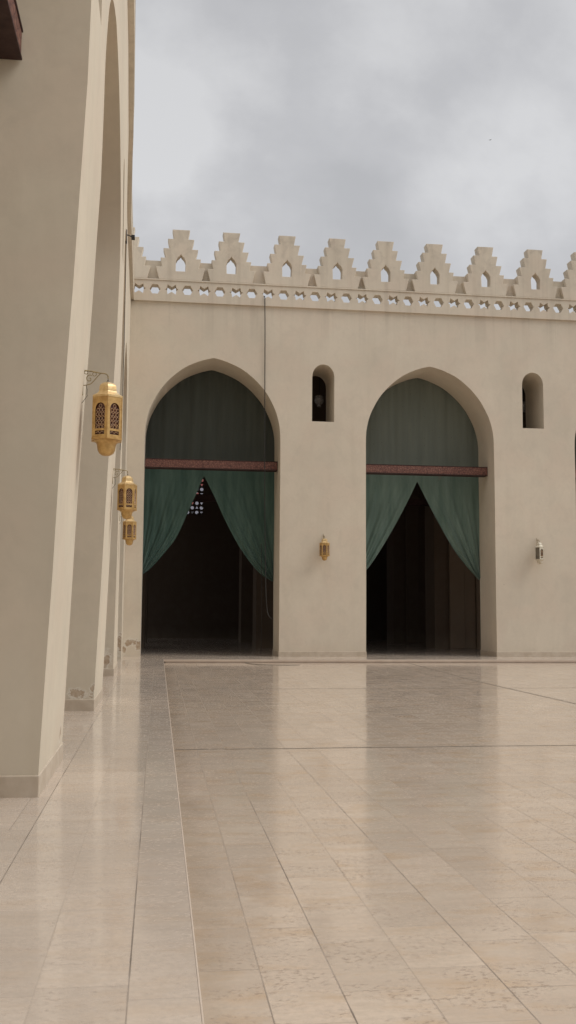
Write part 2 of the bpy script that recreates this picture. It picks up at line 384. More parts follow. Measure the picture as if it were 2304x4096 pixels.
JX = {-.487: .22, -.095: 1.0, -.895: .95, .2: 0.0, .86: .95, 1.625: .9, .515: .7, 1.24: .45}
def tiles(rects, z, name, mat):
    me = bpy.data.meshes.new(name); bm = bmesh.new()
    lo = bm.loops.layers.uv.new('lo'); hi = bm.loops.layers.uv.new('hi'); cl = bm.loops.layers.float_color.new('rnd'); jl = bm.loops.layers.float_color.new('jnt')
    for x0, x1, y0, y1 in rects:
        vs = [bm.verts.new((x, y, z)) for x, y in ((x0, y0), (x1, y0), (x1, y1), (x0, y1))]
        f = bm.faces.new(vs); c = (random.random(), random.random(), random.random(), 1)
        def hv(t): return (math.sin(round(t, 3)*127.1+3.3)*43758.5453) % 1
        jv = (JX.get(round(x0, 3), .3+.6*hv(x0)), JX.get(round(x1, 3), .3+.6*hv(x1)), .15+.75*random.random()**1.3, 1)
        for l in f.loops:
            x, y = l.vert.co.xy; l[jl] = jv
            l[lo].uv = (x-x0, y-y0); l[hi].uv = (x1-x, y1-y); l[cl] = c
    bm.to_mesh(me); bm.free()
    o = link(name, me, mat); return o
def strip_y(x0, x1, ya, yb, ln, breaks=(), vary=.12):
    res = []; y = ya-random.random()*ln
    while y < yb:
        n = y+ln*(1+random.uniform(-vary, vary))
        a, b = max(y, ya), min(n, yb)
        cut = [k for k in breaks if a+.04 < k < b-.04]
        seq = [a]+cut+[b]
        for s0, s1 in zip(seq, seq[1:]):
            if s1-s0 > .02: res.append((x0, x1, s0, s1))
        y = n
    return res
BR = (12.58, 22.25)
rc = []
xs = [.20, .515, .86, 1.24, 1.625]
while xs[-1] < 30: xs.append(xs[-1]+.382)
for a, b in zip(xs, xs[1:]):
    rc += strip_y(a, b, -14, 33.72, .64, BR, .02)
props(tiles(rc, -.11, 'courtyard_paving', m_court), kind='structure', label='polished beige travertine courtyard paving', cat='paving')
rc = []
xw = [-9.0]
while xw[-1] < -1.5: xw.append(xw[-1]+.41)
xw[-1] = -1.30
xw += [-.895]
for a, b in zip(xw, xw[1:]): rc += strip_y(a, b, -14, 33.4, 1.15, (), .1)
rc = [r for r in rc if r[1] < -.95]
rc += strip_y(-1.30, -.895, -14, 7.6, 1.15)+strip_y(-1.30, -.895, 12.6, 33.4, 1.15)
rc += strip_y(-1.30, -1.05, 7.6, 12.6, .5, (), .1)+strip_y(-1.05, -.895, 7.6, 12.6, .34, (), .1)
rc += strip_y(-.895, -.487, -14, 33.4, 1.15, (), .15)
rc += strip_y(-.487, -.095, -14, 33.4, 1.15, (), .15)
rc += strip_y(-.095, .2, -14, 33.4, 1.18, (), .12)
# rows under and in front of the far arcade, laid crosswise
ys = [33.4, 33.74, 34.4, 35.1, 35.8]
while ys[-1] < 60: ys.append(ys[-1]+.7)
for a, b in zip(ys, ys[1:]):
    rc += [(r[2], r[3], a, b) for r in strip_y(0, 1, -9 if True else 0, 30, 1.15, (), .1)] if a > 33.7 else [(r[2], r[3], a, b) for r in strip_y(0, 1, -9, .192, .8, (), .1)]
props(tiles(rc, 0, 'walkway', m_walk), kind='structure', label='raised pale limestone walkway along the arcades', cat='pavement')
# kerb: nosing stone with a rounded edge, and riser
bm = bmesh.new(); box(bm, .2001, .210, -14, 33.70, -.125, .0); box(bm, .1925, 30, 33.665, 33.705, -.07, .0); box(bm, .26, 30, 33.70, 33.9, -.125, -.071)
kb = props(bevel(link('kerb', bm_mesh(bm, 'kerb'), plain('kerb_marble', (.60, .50, .41), .5, 0, (.55, .45, .365), 4, bump=.3)), .003, 2), kind='structure')
# wide mastic joints across the court
bm = bmesh.new()
def ribbon(bm, pts, wd, z):
    vs = []
    for i, (x, y) in enumerate(pts):
        a = Vector(pts[max(i-1, 0)]); b = Vector(pts[min(i+1, len(pts)-1)]); t = (b-a).normalized(); nrm = Vector((-t.y, t.x))
        vs.append([bm.verts.new((x+nrm.x*s*wd/2, y+nrm.y*s*wd/2, z)) for s in (1, -1)])
    for a, b in zip(vs, vs[1:]): bm.faces.new((a[1], b[1], b[0], a[0]))
ribbon(bm, [(x*.5+.24, 12.58+.012*sin(x*1.7)) for x in range(60)], .034, -.106)
ribbon(bm, [(x*.5+.24, 22.25+.012*sin(x*2.1)) for x in range(60)], .034, -.106)
ribbon(bm, [(8.57, 33.6), (8.45, 30.7), (8.15, 26), (8.03, 22.8), (7.985, 18.3), (7.98, 12), (7.98, 2)], .035, -.104)
props(link('paving_joint', bm_mesh(bm, 'joint'), m_seal), kind='structure')
# ground to the horizon
bm = bmesh.new(); vs = [bm.verts.new(v) for v in ((-400, -400, -.4), (400, -400, -.4), (400, 400, -.4), (-400, 400, -.4))]; bm.faces.new(vs)
props(link('ground', bm_mesh(bm, 'ground'), plain('dusty_ground', (.32, .27, .21), .9, 0, (.26, .21, .16), .2)), kind='structure')

# ------------------------------------------------------------------ arcade shapes
ARCH = [(2.5, 7.95), (2.475, 8.4), (2.36, 8.9), (2.18, 9.32), (1.93, 9.74), (1.55, 10.17), (1.07, 10.55), (.57, 10.79), (.17, 10.915), (0, 10.945)]
def arch_path(c, hw, apex=10.945, spring=7.95, foot=-.02):
    k = hw/2.5; kz = (apex-spring)/(10.945-7.95)
    A = catmull([(a*k, spring+(b-7.95)*kz) for a, b in ARCH], 4)
    L = [(c-a, b) for a, b in A]; R = [(c+a, b) for a, b in A[::-1]][1:]
    return [(c-hw, foot)] + L + R + [(c+hw, foot)]
def window_path(c, hw, z0, zs, z1):
    pts = [(c-hw, z0)]
    for i in range(0, 17):
        t = pi - pi*i/16
        pts.append((c+hw*cos(t), zs+(z1-zs)*(sin(t)**.92)))
    return pts+[(c+hw, z0)]
def bowtie(c, z):
    P = [(-.25, 0), (-.175, .05), (-.15, .185), (0, .088), (.15, .185), (.175, .05), (.25, 0)]
    return [(c+a, z+b) for a, b in P]+[(c+a, z-b) for a, b in P[::-1][1:-1]]
def hexhole(c, z):
    return [(c+cos(pi*k/6)*(.205 if k % 2 == 0 else .175), z+sin(pi*k/6)*(.205 if k % 2 == 0 else .175)) for k in range(12)]
MER = [(.325, 15.75), (.258, 15.385), (.485, 15.385), (.41, 15.005), (.645, 15.005), (.555, 14.635), (.745, 14.635), (.68, 14.285), (.905, 14.285), (.79, 13.80)]
def merlon_poly(c):
    return [(c-a, b) for a, b in MER[::-1]]+[(c+a, b) for a, b in MER]
def merlon_hole(c):
    return [(c-.175, 14.13), (c-.182, 14.52), (c-.12, 14.66), (c-.045, 14.73), (c, 14.80), (c+.045, 14.73), (c+.12, 14.66), (c+.182, 14.52), (c+.175, 14.13)]

def wobble(bm, amp=.010):
    for v in bm.verts:
        n_ = noise.noise_vector(v.co*.55)
        if v.co.z > .05: v.co += Vector((n_.x, n_.y*.6, n_.z))*amp

# far arcade --------------------------------------------------------
FY, FT = 35.8, 1.87
CX = [1.87, 10.07, 18.27, 26.47]
WIN = [(5.96, .42), (14.14, .425), (22.34, .425)]
XL, XR = -9.0, 30.0
far = empty('arcade', (10, FY, 0), label='far cream plastered arcade wall with pointed arches, pierced frieze and stepped battlements', cat='arcade')
outl = [(XL, 12.99), (XL, -.02)]
for c in CX: outl += arch_path(c, 2.49)
outl += [(XR, -.02), (XR, 12.99)]
bm = extruded([outl]+[window_path(c, h, 8.69, 10.36, 10.87) for c, h in WIN], FY, FY+FT, 'wall',
              cuts_x=[x*.8 for x in range(-10, 37)], cuts_z=[z*.8 for z in range(1, 16)])
wobble(bm)
bevel(link('wall', bm_mesh(bm, 'wall', 40), m_far, far), .03, 2)
# frieze with its alternating cut-outs
def frieze_bm(x0, x1, xb, y0, y1, z0=12.995, z1=13.775, step=1.197):
    hs = []; i = 0
    while xb+i*step < x1-.3:
        hs.append(bowtie(xb+i*step, 13.455))
        if xb+i*step+.585 < x1-.3: hs.append(hexhole(xb+i*step+.585, 13.45))
        i += 1
    return extruded([[(x0, z0), (x1, z0), (x1, z1), (x0, z1)]]+hs, y0, y1, 'frieze', cuts_x=[x for x in range(-8, 36, 1)] if False else ())
bm = frieze_bm(-2.8, XR, -2.14, FY-.085, FY+.30)
bevel(link('frieze', bm_mesh(bm, 'frieze'), m_far, far), .012, 2)
bm = bmesh.new(); box(bm, -2.8, XR, FY-.115, FY+.32, 13.778, 13.83)
bevel(link('ledge', bm_mesh(bm, 'ledge'), m_far, far), .012, 2)
mcx = [-3.36, -1.40, .557, 2.46, 4.50, 6.46, 8.385, 10.31, 12.30, 14.30, 16.26, 18.2, 20.2, 22.15, 24.1, 26.1, 28.05]
for a, b in zip(mcx, mcx[1:]):
    if a < -2: continue
    bm = bmesh.new(); box(bm, a+.60, b-.60, FY+.12, FY+.26, 13.833, 14.60)
    bevel(link('parapet_backing', bm_mesh(bm, 'pb'), m_far, far), .012, 2)
mer_me = None
def merlon_mesh():
    # two mirrored halves meeting on the centre line, so the opening needs no hole filling
    H_ = merlon_hole(0); k_ = H_[:5]
    half = [(0, 13.80)]+[(-a, b) for a, b in MER[::-1]]+[(0, 15.75)]+[k_[-1]]+k_[::-1][1:]+[(0, 14.13)]
    bm = extruded([half], -.19, .19, 'merlon')
    b2 = bm.copy(); m2 = bpy.data.meshes.new('t'); b2.to_mesh(m2); b2.free()
    for v in m2.vertices: v.co.x = -v.co.x
    bm.from_mesh(m2); bpy.data.meshes.remove(m2)
    bmesh.ops.delete(bm, geom=[f for f in bm.faces if all(abs(v.co.x) < 1e-4 for v in f.verts)], context='FACES_ONLY')
    bmesh.ops.remove_doubles(bm, verts=bm.verts, dist=1e-4)
    bmesh.ops.recalc_face_normals(bm, faces=bm.faces)
    for v in bm.verts: v.co.z = 13.833+(v.co.z-13.80)*(15.75-13.833)/(15.75-13.80)
    return bm_mesh(bm, 'merlon')
for i, c in enumerate(mcx[1:]):
    mer_me = merlon_mesh()
    for v in mer_me.vertices:        # every merlon hand-finished a little differently
        nz_ = noise.noise_vector(Vector((v.co.x*2.2+c*3, 0, v.co.z*2.2)))
        v.co.x += nz_.x*.014; v.co.z += nz_.z*.010*(v.co.z > 13.9)
    o = link('merlon', mer_me, m_far, far); o.location = (c, FY+.09, 0); bevel(o, .014, 2, 30)
    o.rotation_euler.y = random.uniform(-.004, .004)
# plinth band on each pier foot
pl = [(-1.2, -.62)] + [(a+2.49, b-2.49) for a, b in zip(CX, CX[1:])] + [(CX[-1]+2.49, XR)]
for a, b in pl[1:]:
    bm = bmesh.new(); box(bm, a-.02, b+.02, FY-.022, FY+FT+.02, -.01, .19)
    bevel(link('plinth', bm_mesh(bm, 'plinth'), m_stone, far), .01, 2)
# flat roof of the hall behind, under the parapet
bm = bmesh.new(); box(bm, XL, XR, FY+FT+.004, 60.6, 12.62, 12.97); box(bm, XR-.3, XR, FY+FT+.01, 60.6, -.05, 12.61)
link('roof', bm_mesh(bm, 'roof'), m_roof, far)

# inner rows of the hall
def inner(y, th, nm, label):
    o_ = empty(nm, (10, y, 0), label=label, cat='arcade')
    outl = [(XL, 12.6), (XL, -.02)]
    for c in [-6.33]+CX: outl += arch_path(c, 2.45)
    outl += [(XR-.4, -.02), (XR-.4, 12.6)]
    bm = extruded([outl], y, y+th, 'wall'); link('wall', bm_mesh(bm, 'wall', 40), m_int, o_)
    for c0 in [-2.23, 5.97, 14.17, 22.37]:
        bm = bmesh.new()
        if c0 != 5.97: box(bm, c0-.98, c0-.28, y-.16, y-.002, 0.004, 8.4)
        box(bm, c0+.28, c0+.98, y-.16, y-.002, .004, 8.4)
        if c0 == 14.17 and y < 50: box(bm, c0-.27, c0+.27, y-.05, y-.002, .004, 8.4)
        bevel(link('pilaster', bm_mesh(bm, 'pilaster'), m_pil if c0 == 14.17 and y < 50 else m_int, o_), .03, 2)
    return o_
inner(44.0, 1.6, 'inner_arcade', 'first dim inner arcade behind the curtained arches')
inner(52.0, 1.6, 'inner_arcade', 'deepest inner arcade, nearly lost in the dark of the hall')
# rear wall with its glazed grille
WX0, WX1, WZ0, WZ1 = .95, 2.63, 7.45, 10.1
rear = empty('rear_wall', (2, 60, 0), label='dark rear wall of the hall with a bright pierced window', cat='wall')
bm = extruded([[(XL, -.02), (XR-.4, -.02), (XR-.4, 12.6), (XL, 12.6)], window_path((WX0+WX1)/2, (WX1-WX0)/2, WZ0, 9.6, WZ1)], 60.0, 60.55, 'wall')
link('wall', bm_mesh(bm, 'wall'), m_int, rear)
# grille: plate pierced by circles and triangles
hs = []; nx, sx_ = 6, (WX1-WX0)/6.0
rws = 9
for j in range(rws):
    for i in range(nx):
        cx_ = WX0+sx_*(i+.5+(0 if j % 2 == 0 else .0)); cz_ = WZ0+.05+(j+.5)*.285
        if cz_ > 9.75: continue
        if (i+j) % 2 == 0: hs.append([(cx_+.105*cos(pi*k/5), cz_+.105*sin(pi*k/5)) for k in range(10)])
        else:
            s_ = 1 if j % 2 else -1
            hs.append([(cx_+.1*cos(pi/2*s_+2*pi*k/3), cz_+.1*sin(pi/2*s_+2*pi*k/3)) for k in range(3)])
bm = extruded([[(WX0-.02, WZ0-.02), (WX1+.02, WZ0-.02), (WX1+.02, WZ1), (WX0-.02, WZ1)]]+hs, 60.2, 60.26, 'grille')
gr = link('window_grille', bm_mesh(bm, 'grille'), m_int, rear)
# coloured panes behind the grille
pa = Mat('coloured_pane'); vv = pa.n('ShaderNodeTexVoronoi'); pa.L(pa.pos(), vv.inputs['Vector']); vv.inputs['Scale'].default_value = 2.6
s3 = pa.n('ShaderNodeSeparateColor'); pa.L(vv.outputs['Color'], s3.inputs[0])
cc_ = pa.mix(pa.math('GREATER_THAN', s3.outputs[0], .72), (.62, .61, .64), (.62, .36, .34))
cc_ = pa.mix(pa.math('GREATER_THAN', s3.outputs[1], .6), cc_, (.30, .30, .30))
tr = pa.n('ShaderNodeBsdfTransparent'); pa.put(tr.inputs[0], cc_); pa.L(tr.outputs[0], pa.t.nodes['Material Output'].inputs[0])
bm = bmesh.new(); box(bm, WX0-.01, WX1+.01, 60.28, 60.29, WZ0-.01, WZ1)
link('window_pane', bm_mesh(bm, 'pane'), pa.m, rear)

# left arcade ---------------------------------------------------------
def lerp_tab(t, tab):
    if t <= tab[0][0]: return tab[0][1]
    for (a, va), (b, vb) in zip(tab, tab[1:]):
        if t <= b: return va+(vb-va)*(t-a)/(b-a)
    return tab[-1][1]
BASE = [(-20, -1.01), (17, -1.01), (19, -1.015), (25.2, -1.08), (28.5, -1.13), (35.8, -1.235)]
RISE = [(-20, .28), (9, .275), (17.5, .25), (20, .20), (23, .135), (25.3, .055), (28, 0.0), (40, 0.0)]
GZ = [(-1, 0), (0, 0), (2, .27), (3.7, .50), (5, .73), (6.4, .95), (7.5, 1.0), (9, .96), (13, .90), (16, .88)]
def face_x(y, z): return lerp_tab(y, BASE)+lerp_tab(y, RISE)*lerp_tab(z, GZ)
def to_left(bm):
    """(x=u along depth, y=thickness behind face, z) -> world"""
    for v in bm.verts:
        u, d, z = v.co; v.co = (face_x(u, z)-d, u, z)
    bmesh.ops.recalc_face_normals(bm, faces=bm.faces)
PIER = [(-14.6, -12.0), (-6.5, -4.0), (1.25, 3.6), (8.92, 11.08), (16.38, 18.88), (24.98, 28.55), (33.6, 35.79)]
left = empty('arcade', (-1, 14, 0), label='tall cream plastered arcade wall close on the left, leaning a little over the walkway', cat='arcade')
y0, y1 = -14.6, 35.79
outl = [(y0, 12.99), (y0, -.02)]
for (a, b), (c, d) in zip(PIER, PIER[1:]):
    if a == y0: outl += [(b, -.02)]
    outl += arch_path((b+c)/2, (c-b)/2, 10.1, 7.25)[0 if a != y0 else 1:]
outl += [(y1, -.02), (y1, 12.99)]
slits = [window_path((a+b)/2, .36, 7.95, 9.4, 9.85) for a, b in PIER[1:-1]]
bm = extruded([outl]+slits, 0, 1.85, 'wall', cuts_x=[x*.9 for x in range(-16, 40)], cuts_z=[z*.65 for z in range(1, 20)])
to_left(bm); wobble(bm, .012)
bevel(link('wall', bm_mesh(bm, 'wall', 40), m_left, left), .028, 2)
bm = frieze_bm(y0, y1, -14, -.115, .28)
for c in range(-14, 36): bmesh.ops.bisect_plane(bm, geom=bm.verts[:]+bm.edges[:]+bm.faces[:], plane_co=(c, 0, 0), plane_no=(1, 0, 0))
to_left(bm); link('frieze', bm_mesh(bm, 'frieze'), m_left, left)
bm = bmesh.new(); box(bm, y0, y1, -.12, .30, 13.778, 13.83)
for c in range(-14, 36): bmesh.ops.bisect_plane(bm, geom=bm.verts[:]+bm.edges[:]+bm.faces[:], plane_co=(c, 0, 0), plane_no=(1, 0, 0))
to_left(bm); link('ledge', bm_mesh(bm, 'ledge'), m_left, left)
for a, b in PIER[1:-1]:
    bm = bmesh.new(); box(bm, a-.02, b+.02, -.02, 1.87, -.01, .185)
    for v in bm.verts: u, d, z = v.co; v.co = (lerp_tab(u, BASE)-d, u, z)
    bmesh.ops.recalc_face_normals(bm, faces=bm.faces)
    bevel(link('plinth', bm_mesh(bm, 'plinth'), m_stone, left), .01, 2)
bm = bmesh.new(); box(bm, -9.3, -2.9, y0, y1, 12.62, 12.97); box(bm, -9.3, -9.0, y0, y1, -.05, 12.61)
link('roof', bm_mesh(bm, 'roof'), m_left, left)

# ------------------------------------------------------------------ tie beams
def beam(name, x0, x1, y0, y1, z0, z1, label, axis='x'):
    t_ = empty(name, ((x0+x1)/2, (y0+y1)/2, z0), label=label, cat='tie beam', group='carved wooden tie beams across the arches')
    bm = bmesh.new(); box(bm, x0, x1, y0, y1, z0+.03, z1-.03)
    bevel(link('beam_core', bm_mesh(bm, 'core'), m_timber if y0 < 40 else m_timber_dark, t_), .006, 2)  # inner beams take the dark timber: the hall's shade is in their colour
    bm = bmesh.new(); box(bm, x0-.0, x1, y0-.012, y1+.012, z0, z0+.028); box(bm, x0, x1, y0-.012, y1+.012, z1-.028, z1)
    if axis == 'y':
        bm.free(); bm = bmesh.new(); box(bm, x0-.012, x1+.012, y0, y1, z0, z0+.028); box(bm, x0-.012, x1+.012, y0, y1, z1-.028, z1)
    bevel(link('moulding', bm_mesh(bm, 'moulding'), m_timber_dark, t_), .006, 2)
beam('tie_beam', -.60, 4.34, 36.55, 36.95, 6.91, 7.26, 'carved reddish brown beam across the first far arch, above the darker curtain')
beam('tie_beam', 7.6, 12.54, 36.55, 36.95, 6.91, 7.26, 'carved reddish brown beam across the second far arch, above the paler curtain')
beam('tie_beam', 15.8, 20.74, 36.55, 36.95, 6.91, 7.26, 'end of a carved beam in the arch cut by the right edge of the photo')
beam('tie_beam', -1.80, -1.362, 3.55, 8.91, 6.665, 6.965, 'dark wooden beam high in the top left corner, meeting the nearest pier', 'y')
for i, c in enumerate(CX[:2]):
    beam('inner_beam', c-2.45, c+2.45, 44.6, 45.0, 6.62, 6.92, 'unlit beam crossing the hall behind the %s curtain' % ('darker', 'paler')[i])

# ------------------------------------------------------------------ curtains
def curtain(c, xl, xr, inl, inr, ma, mb, label):
    Y = 37.72
    t_ = empty('curtain', (c, Y, 2.8), label=label, cat='curtain', group='green curtains hung in the arches')
    rnd = random.Random(int(c*10))
    # upper cloth
    bm = bmesh.new(); nx, nz = 140, 40; g = []
    ph = [rnd.uniform(0, 6.28) for _ in range(6)]
    for j in range(nz+1):
        z = 6.86+(11.25-6.86)*j/nz; row = []
        for i in range(nx+1):
            x = xl-.25+(xr-xl+.5)*i/nx
            f = .018*sin(x*5.3+ph[0]+.3*z)+.012*sin(x*11.7+ph[1]-.2*z)+.02*noise.noise(Vector((x*1.6, c, z*.5)))+.006*sin(x*23+ph[2])
            f *= 1.8
            f *= .4+.6*(z-6.86)/4.4+.25*abs(noise.noise(Vector((x*.7, 3, z))))
            row.append(bm.verts.new((x, Y+f, z)))
        g.append(row)
    for j in range(nz):
        for i in range(nx): bm.faces.new((g[j][i], g[j][i+1], g[j+1][i+1], g[j+1][i]))
    up = link('upper_cloth', bm_mesh(bm, 'upper', 180), ma, t_)
    bm = bmesh.new()
    for xx in (xl+.55, (xl+xr)/2-.1, xr-1.15): tube(bm, [(xx+.02*sin(k), Y-.022, 6.87+k*.33) for k in range(13)], .008, 5)
    link('seam', bm_mesh(bm, 'seam'), m_hem, up)
    # two gathered drapes
    for side, path, xo in ((-1, inl, xl-.06), (1, inr, xr+.06)):
        P = catmull(path, 8); m = len(P)-1; nu = 150; n_v = m
        bm = bmesh.new(); g = []; nf = rnd.choice((3.2, 3.8)); p0 = rnd.uniform(0, 6)
        for j, (px, pz) in enumerate(P):
            v = j/m; row = []
            zo = P[0][1]+(P[-1][1]-.02-P[0][1])*v
            wdt = abs(px-xo)
            for i in range(nu+1):
                u = i/nu
                sag = .10*sin(pi*u)*v*(1-v)*2
                x = xo+(px-xo)*u; z = zo+(pz-zo)*u-sag
                amp = (.010+.17*v**1.1)*(.35+.65*min(1, wdt/1.2))
                uu_ = u**1.25
                f = amp*(sin(2*pi*nf*uu_+p0+.6*sin(3*u+p0))*.55+.24*sin(2*pi*nf*2.7*uu_+p0*2)+.55*noise.noise(Vector((u*4, v*1.5, c+side*3)))+.12*noise.noise(Vector((u*22, v*2, c))))
                row.append(bm.verts.new((x, Y-.035-.02*v-f*(1 if v > 0 else 0), z)))
            g.append(row)
        top = [bm.verts.new((q.co.x, Y-.03, 7.05)) for q in g[0]]
        g.insert(0, top)
        for a, b in zip(g, g[1:]):
            for i in range(nu): bm.faces.new((a[i], a[i+1], b[i+1], b[i]))
        dr = link('drape', bm_mesh(bm, 'drape', 180), mb, t_)
        bm = bmesh.new(); tube(bm, [(r_[-1].co if False else Vector((px, Y-.045-.02*(jj/m), pz))) for jj, (px, pz) in enumerate(P)], .013, 6)
        link('hem', bm_mesh(bm, 'hem', 60), m_hem, dr)
    return t_
curtain(1.87, -.62, 4.36, [(1.64, 6.80), (1.0, 5.26), (.62, 4.41), (.15, 3.77), (-.32, 3.23), (-.64, 2.97)],
        [(1.64, 6.80), (2.05, 6.0), (2.56, 4.93), (3.06, 4.05), (3.56, 3.37), (3.96, 2.98), (4.42, 2.72)], m_cur_a, m_cur_b,
        'dark green curtain parted in the first far arch, behind the hanging cable')
curtain(10.07, 7.6, 12.54, [(10.05, 6.78), (9.58, 5.82), (8.96, 4.69), (8.35, 3.71), (7.93, 3.18), (7.5, 2.85)],
        [(10.05, 6.78), (10.64, 5.62), (11.4, 4.28), (11.95, 3.53), (12.5, 2.93)], m_cur_c, m_cur_d,
        'paler grey green curtain parted in the second far arch, between the two window slits')
curtain(18.27, 15.8, 20.74, [(18.2, 6.78), (17.7, 5.82), (17.1, 4.69), (16.5, 3.71), (16.1, 3.18), (15.7, 2.85)],
        [(18.2, 6.78), (18.8, 5.62), (19.5, 4.28), (20.1, 3.53), (20.7, 2.93)], m_cur_a, m_cur_b,
        'sliver of dark curtain in the arch cut by the right edge of the photo')

# ------------------------------------------------------------------ lanterns
HR = .186          # hexagon radius of the body
def panel_bm(k):
    """one pierced face of the body: flat plate with an arched and a small rectangular opening"""
    ap = HR*cos(pi/6); hw = HR*sin(pi/6)-.004
    o1 = [(-hw, .175), (hw, .175), (hw, .635), (-hw, .635)]
    arch_ = [(-.058, .275)]+[(-.062*cos(t), .475+.082*sin(t)**.8) for t in [pi*i/10 for i in range(11)]]+[(.058, .275)]
    small = [(-.058, .212), (.058, .212), (.058, .252), (-.058, .252)]
    return o1, arch_, small, ap
def lantern(loc, rotz, hexrot, mats, label, open_panel=False, tilt=0):
    g_, gt = mats
    L_ = empty('lantern', loc, label=label, cat='lantern', group='hexagonal wall lanterns')
    L_.rotation_euler = (0, tilt, rotz); L_.scale = (.95, .95, 1)
    def add(nm, bm, mat, hr=True, sm=35, par=None):
        o = link(nm, bm_mesh(bm, nm, sm), mat, par or L_, world=False)
        if hr and par is None: o.rotation_euler.z = hexrot
        return o
    # cap: hexagonal dome on a flared skirt
    bm = bmesh.new(); lathe(bm, [(.192, .625), (.192, .645), (.175, .652), (.142, .668), (.118, .69), (.112, .70), (.110, .745), (.098, .772), (.068, .795), (.03, .808), (.012, .812)], 6)
    add('cap', bm, gt, sm=20)
    # body frame: posts and rims
    bm = bmesh.new()
    for k in range(6):
        a = k*pi/3; tube(bm, [(HR*cos(a), HR*sin(a), .17), (HR*cos(a), HR*sin(a), .635)], .007, 6)
    lathe(bm, [(.150, .160), (.195, .163), (.197, .178), (.186, .182)], 6, cap=False)
    lathe(bm, [(.186, .612), (.190, .618), (.190, .624)], 6, cap=False)
    body = add('body_frame', bm, g_)
    o1, ar, sm_, ap = panel_bm(0)
    for k in range(6):
        if open_panel and k == 4: continue
        bm = extruded([o1, ar, sm_], -.002, .002, 'panel')
        for v in bm.verts: v.co = (ap+v.co.y, v.co.x, v.co.z)
        bmesh.ops.rotate(bm, verts=bm.verts, cent=(0, 0, 0), matrix=Matrix.Rotation(pi/6+k*pi/3, 3, 'Z'))
        bmesh.ops.recalc_face_normals(bm, faces=bm.faces)
        pn = add('panel', bm, g_, sm=None)
        bm = bmesh.new()
        for r_ in range(6):
            for c_ in range(3):
                z = .292+r_*.046; y = (c_-1)*.037+(.0 if r_ % 2 else .006)
                if z > .49 and abs(y) > .03: continue
                tube(bm, [(ap-.004, y+.017*cos(t), z+.020*sin(t)) for t in [2*pi*q/9 for q in range(9)]], .0042, 4, closed=True)
        tube(bm, [(ap-.004, -.058, .275), (ap-.004, 0, .33), (ap-.004, .058, .275)], .004, 4)
        tube(bm, [(ap-.004, -.05, .232), (ap-.004, -.02, .244), (ap-.004, .0, .222), (ap-.004, .02, .244), (ap-.004, .05, .232)], .006, 4)
        bmesh.ops.rotate(bm, verts=bm.verts, cent=(0, 0, 0), matrix=Matrix.Rotation(pi/6+k*pi/3, 3, 'Z'))
        add('scrollwork', bm, m_lattice, par=pn)
    bm = bmesh.new(); lathe(bm, [(.163, .185), (.163, .61)], 6); add('inner_glass', bm, m_maroon if not open_panel else plain('clear_liner', (.20, .17, .12), .5, 0, (.13, .11, .08)))
    # base: stepped flange and rounded drop
    bm = bmesh.new(); lathe(bm, [(.150, .172), (.152, .158), (.142, .150), (.118, .138), (.108, .120), (.104, .095), (.098, .060), (.080, .025), (.05, .006), (.02, 0)][::-1], 12)
    add('base_drop', bm, g_, sm=50)
    # bracket
    bm = bmesh.new(); X0 = -.285
    tube(bm, [(X0, 0, .66), (X0, 0, 1.0)], .007, 6)
    tube(bm, [(X0-.005, 0, .675), (X0+.004, 0, .665), (X0-.008, 0, .655)], .009, 6)
    tube(bm, [(X0, 0, .932), (X0+.1, 0, .925), (X0+.2, 0, .908), (X0+.25, 0, .905), (-.012, 0, .893), (0, 0, .870), (0, 0, .85)], [.008, .008, .007, .007, .008, .009, .009], 6)
    tube(bm, [(X0+.075+.045*(1-t/9)*cos(t*.9+1), 0, .842+.045*(1-t/9)*sin(t*.9+1)) for t in [q*.45 for q in range(18)]], .005, 5)
    tube(bm, [(X0, 0, .765)]+[(X0+.035+.10*sin(t), 0, .86-.09*cos(t)) for t in (0.1, .6, 1.1)]+[(X0+.17, 0, .875), (X0+.2, 0, .905)], .005, 5)
    tube(bm, [(X0+.13+.022*cos(t), 0, .895+.022*sin(t)) for t in [2*pi*q/9 for q in range(9)]], .004, 4, closed=True)
    tube(bm, [(X0+.035+.02*cos(t), 0, .91+.018*sin(t)) for t in [2*pi*q/9 for q in range(9)]], .004, 4, closed=True)
    add('bracket', bm, m_iron, hr=False)
    bm = bmesh.new()
    tube(bm, [(0, 0, .86), (.0, .012, .835), (.014, 0, .81)], .004, 5); tube(bm, [(0, 0, .86), (0, -.012, .835), (-.014, 0, .81)], .004, 5)
    add('hook', bm, m_black, hr=False)
    bm = bmesh.new(); tube(bm, [(X0+.04, 0, .77), (X0+.052, .005, .72), (X0+.05, .0, .67), (X0+.056, .004, .655), (X0+.02, -.004, .60), (X0-.02, 0, .55)], .0032, 5)
    add('wire', bm, m_black, hr=False)
    return L_
lantern((-.592, 10.70, 3.268), 0, radians(90+4.0), (m_gold, m_goldtop), 'largest brass lantern, on the lit face of the nearest left pier')
lantern((-.612, 18.3, 3.285), 0, radians(16), (m_gold, m_goldtop), 'brass lantern on the second left pier, just above another in the view')
lantern((-.815, 26.9, 3.37), 0, radians(60), (m_gold, m_goldtop), 'smallest brass lantern of the left wall, seen right below another lantern')
lantern((5.975, FY-.295, 3.49), radians(-90), radians(20), (m_gold, m_goldtop), 'brass lantern on the far wall between the two curtained arches', tilt=0)
lantern((14.17, FY-.30, 3.47), radians(-90), radians(40), (m_pale, m_pale), 'pale tarnished lantern with an open panel, on the far wall at right', open_panel=True)

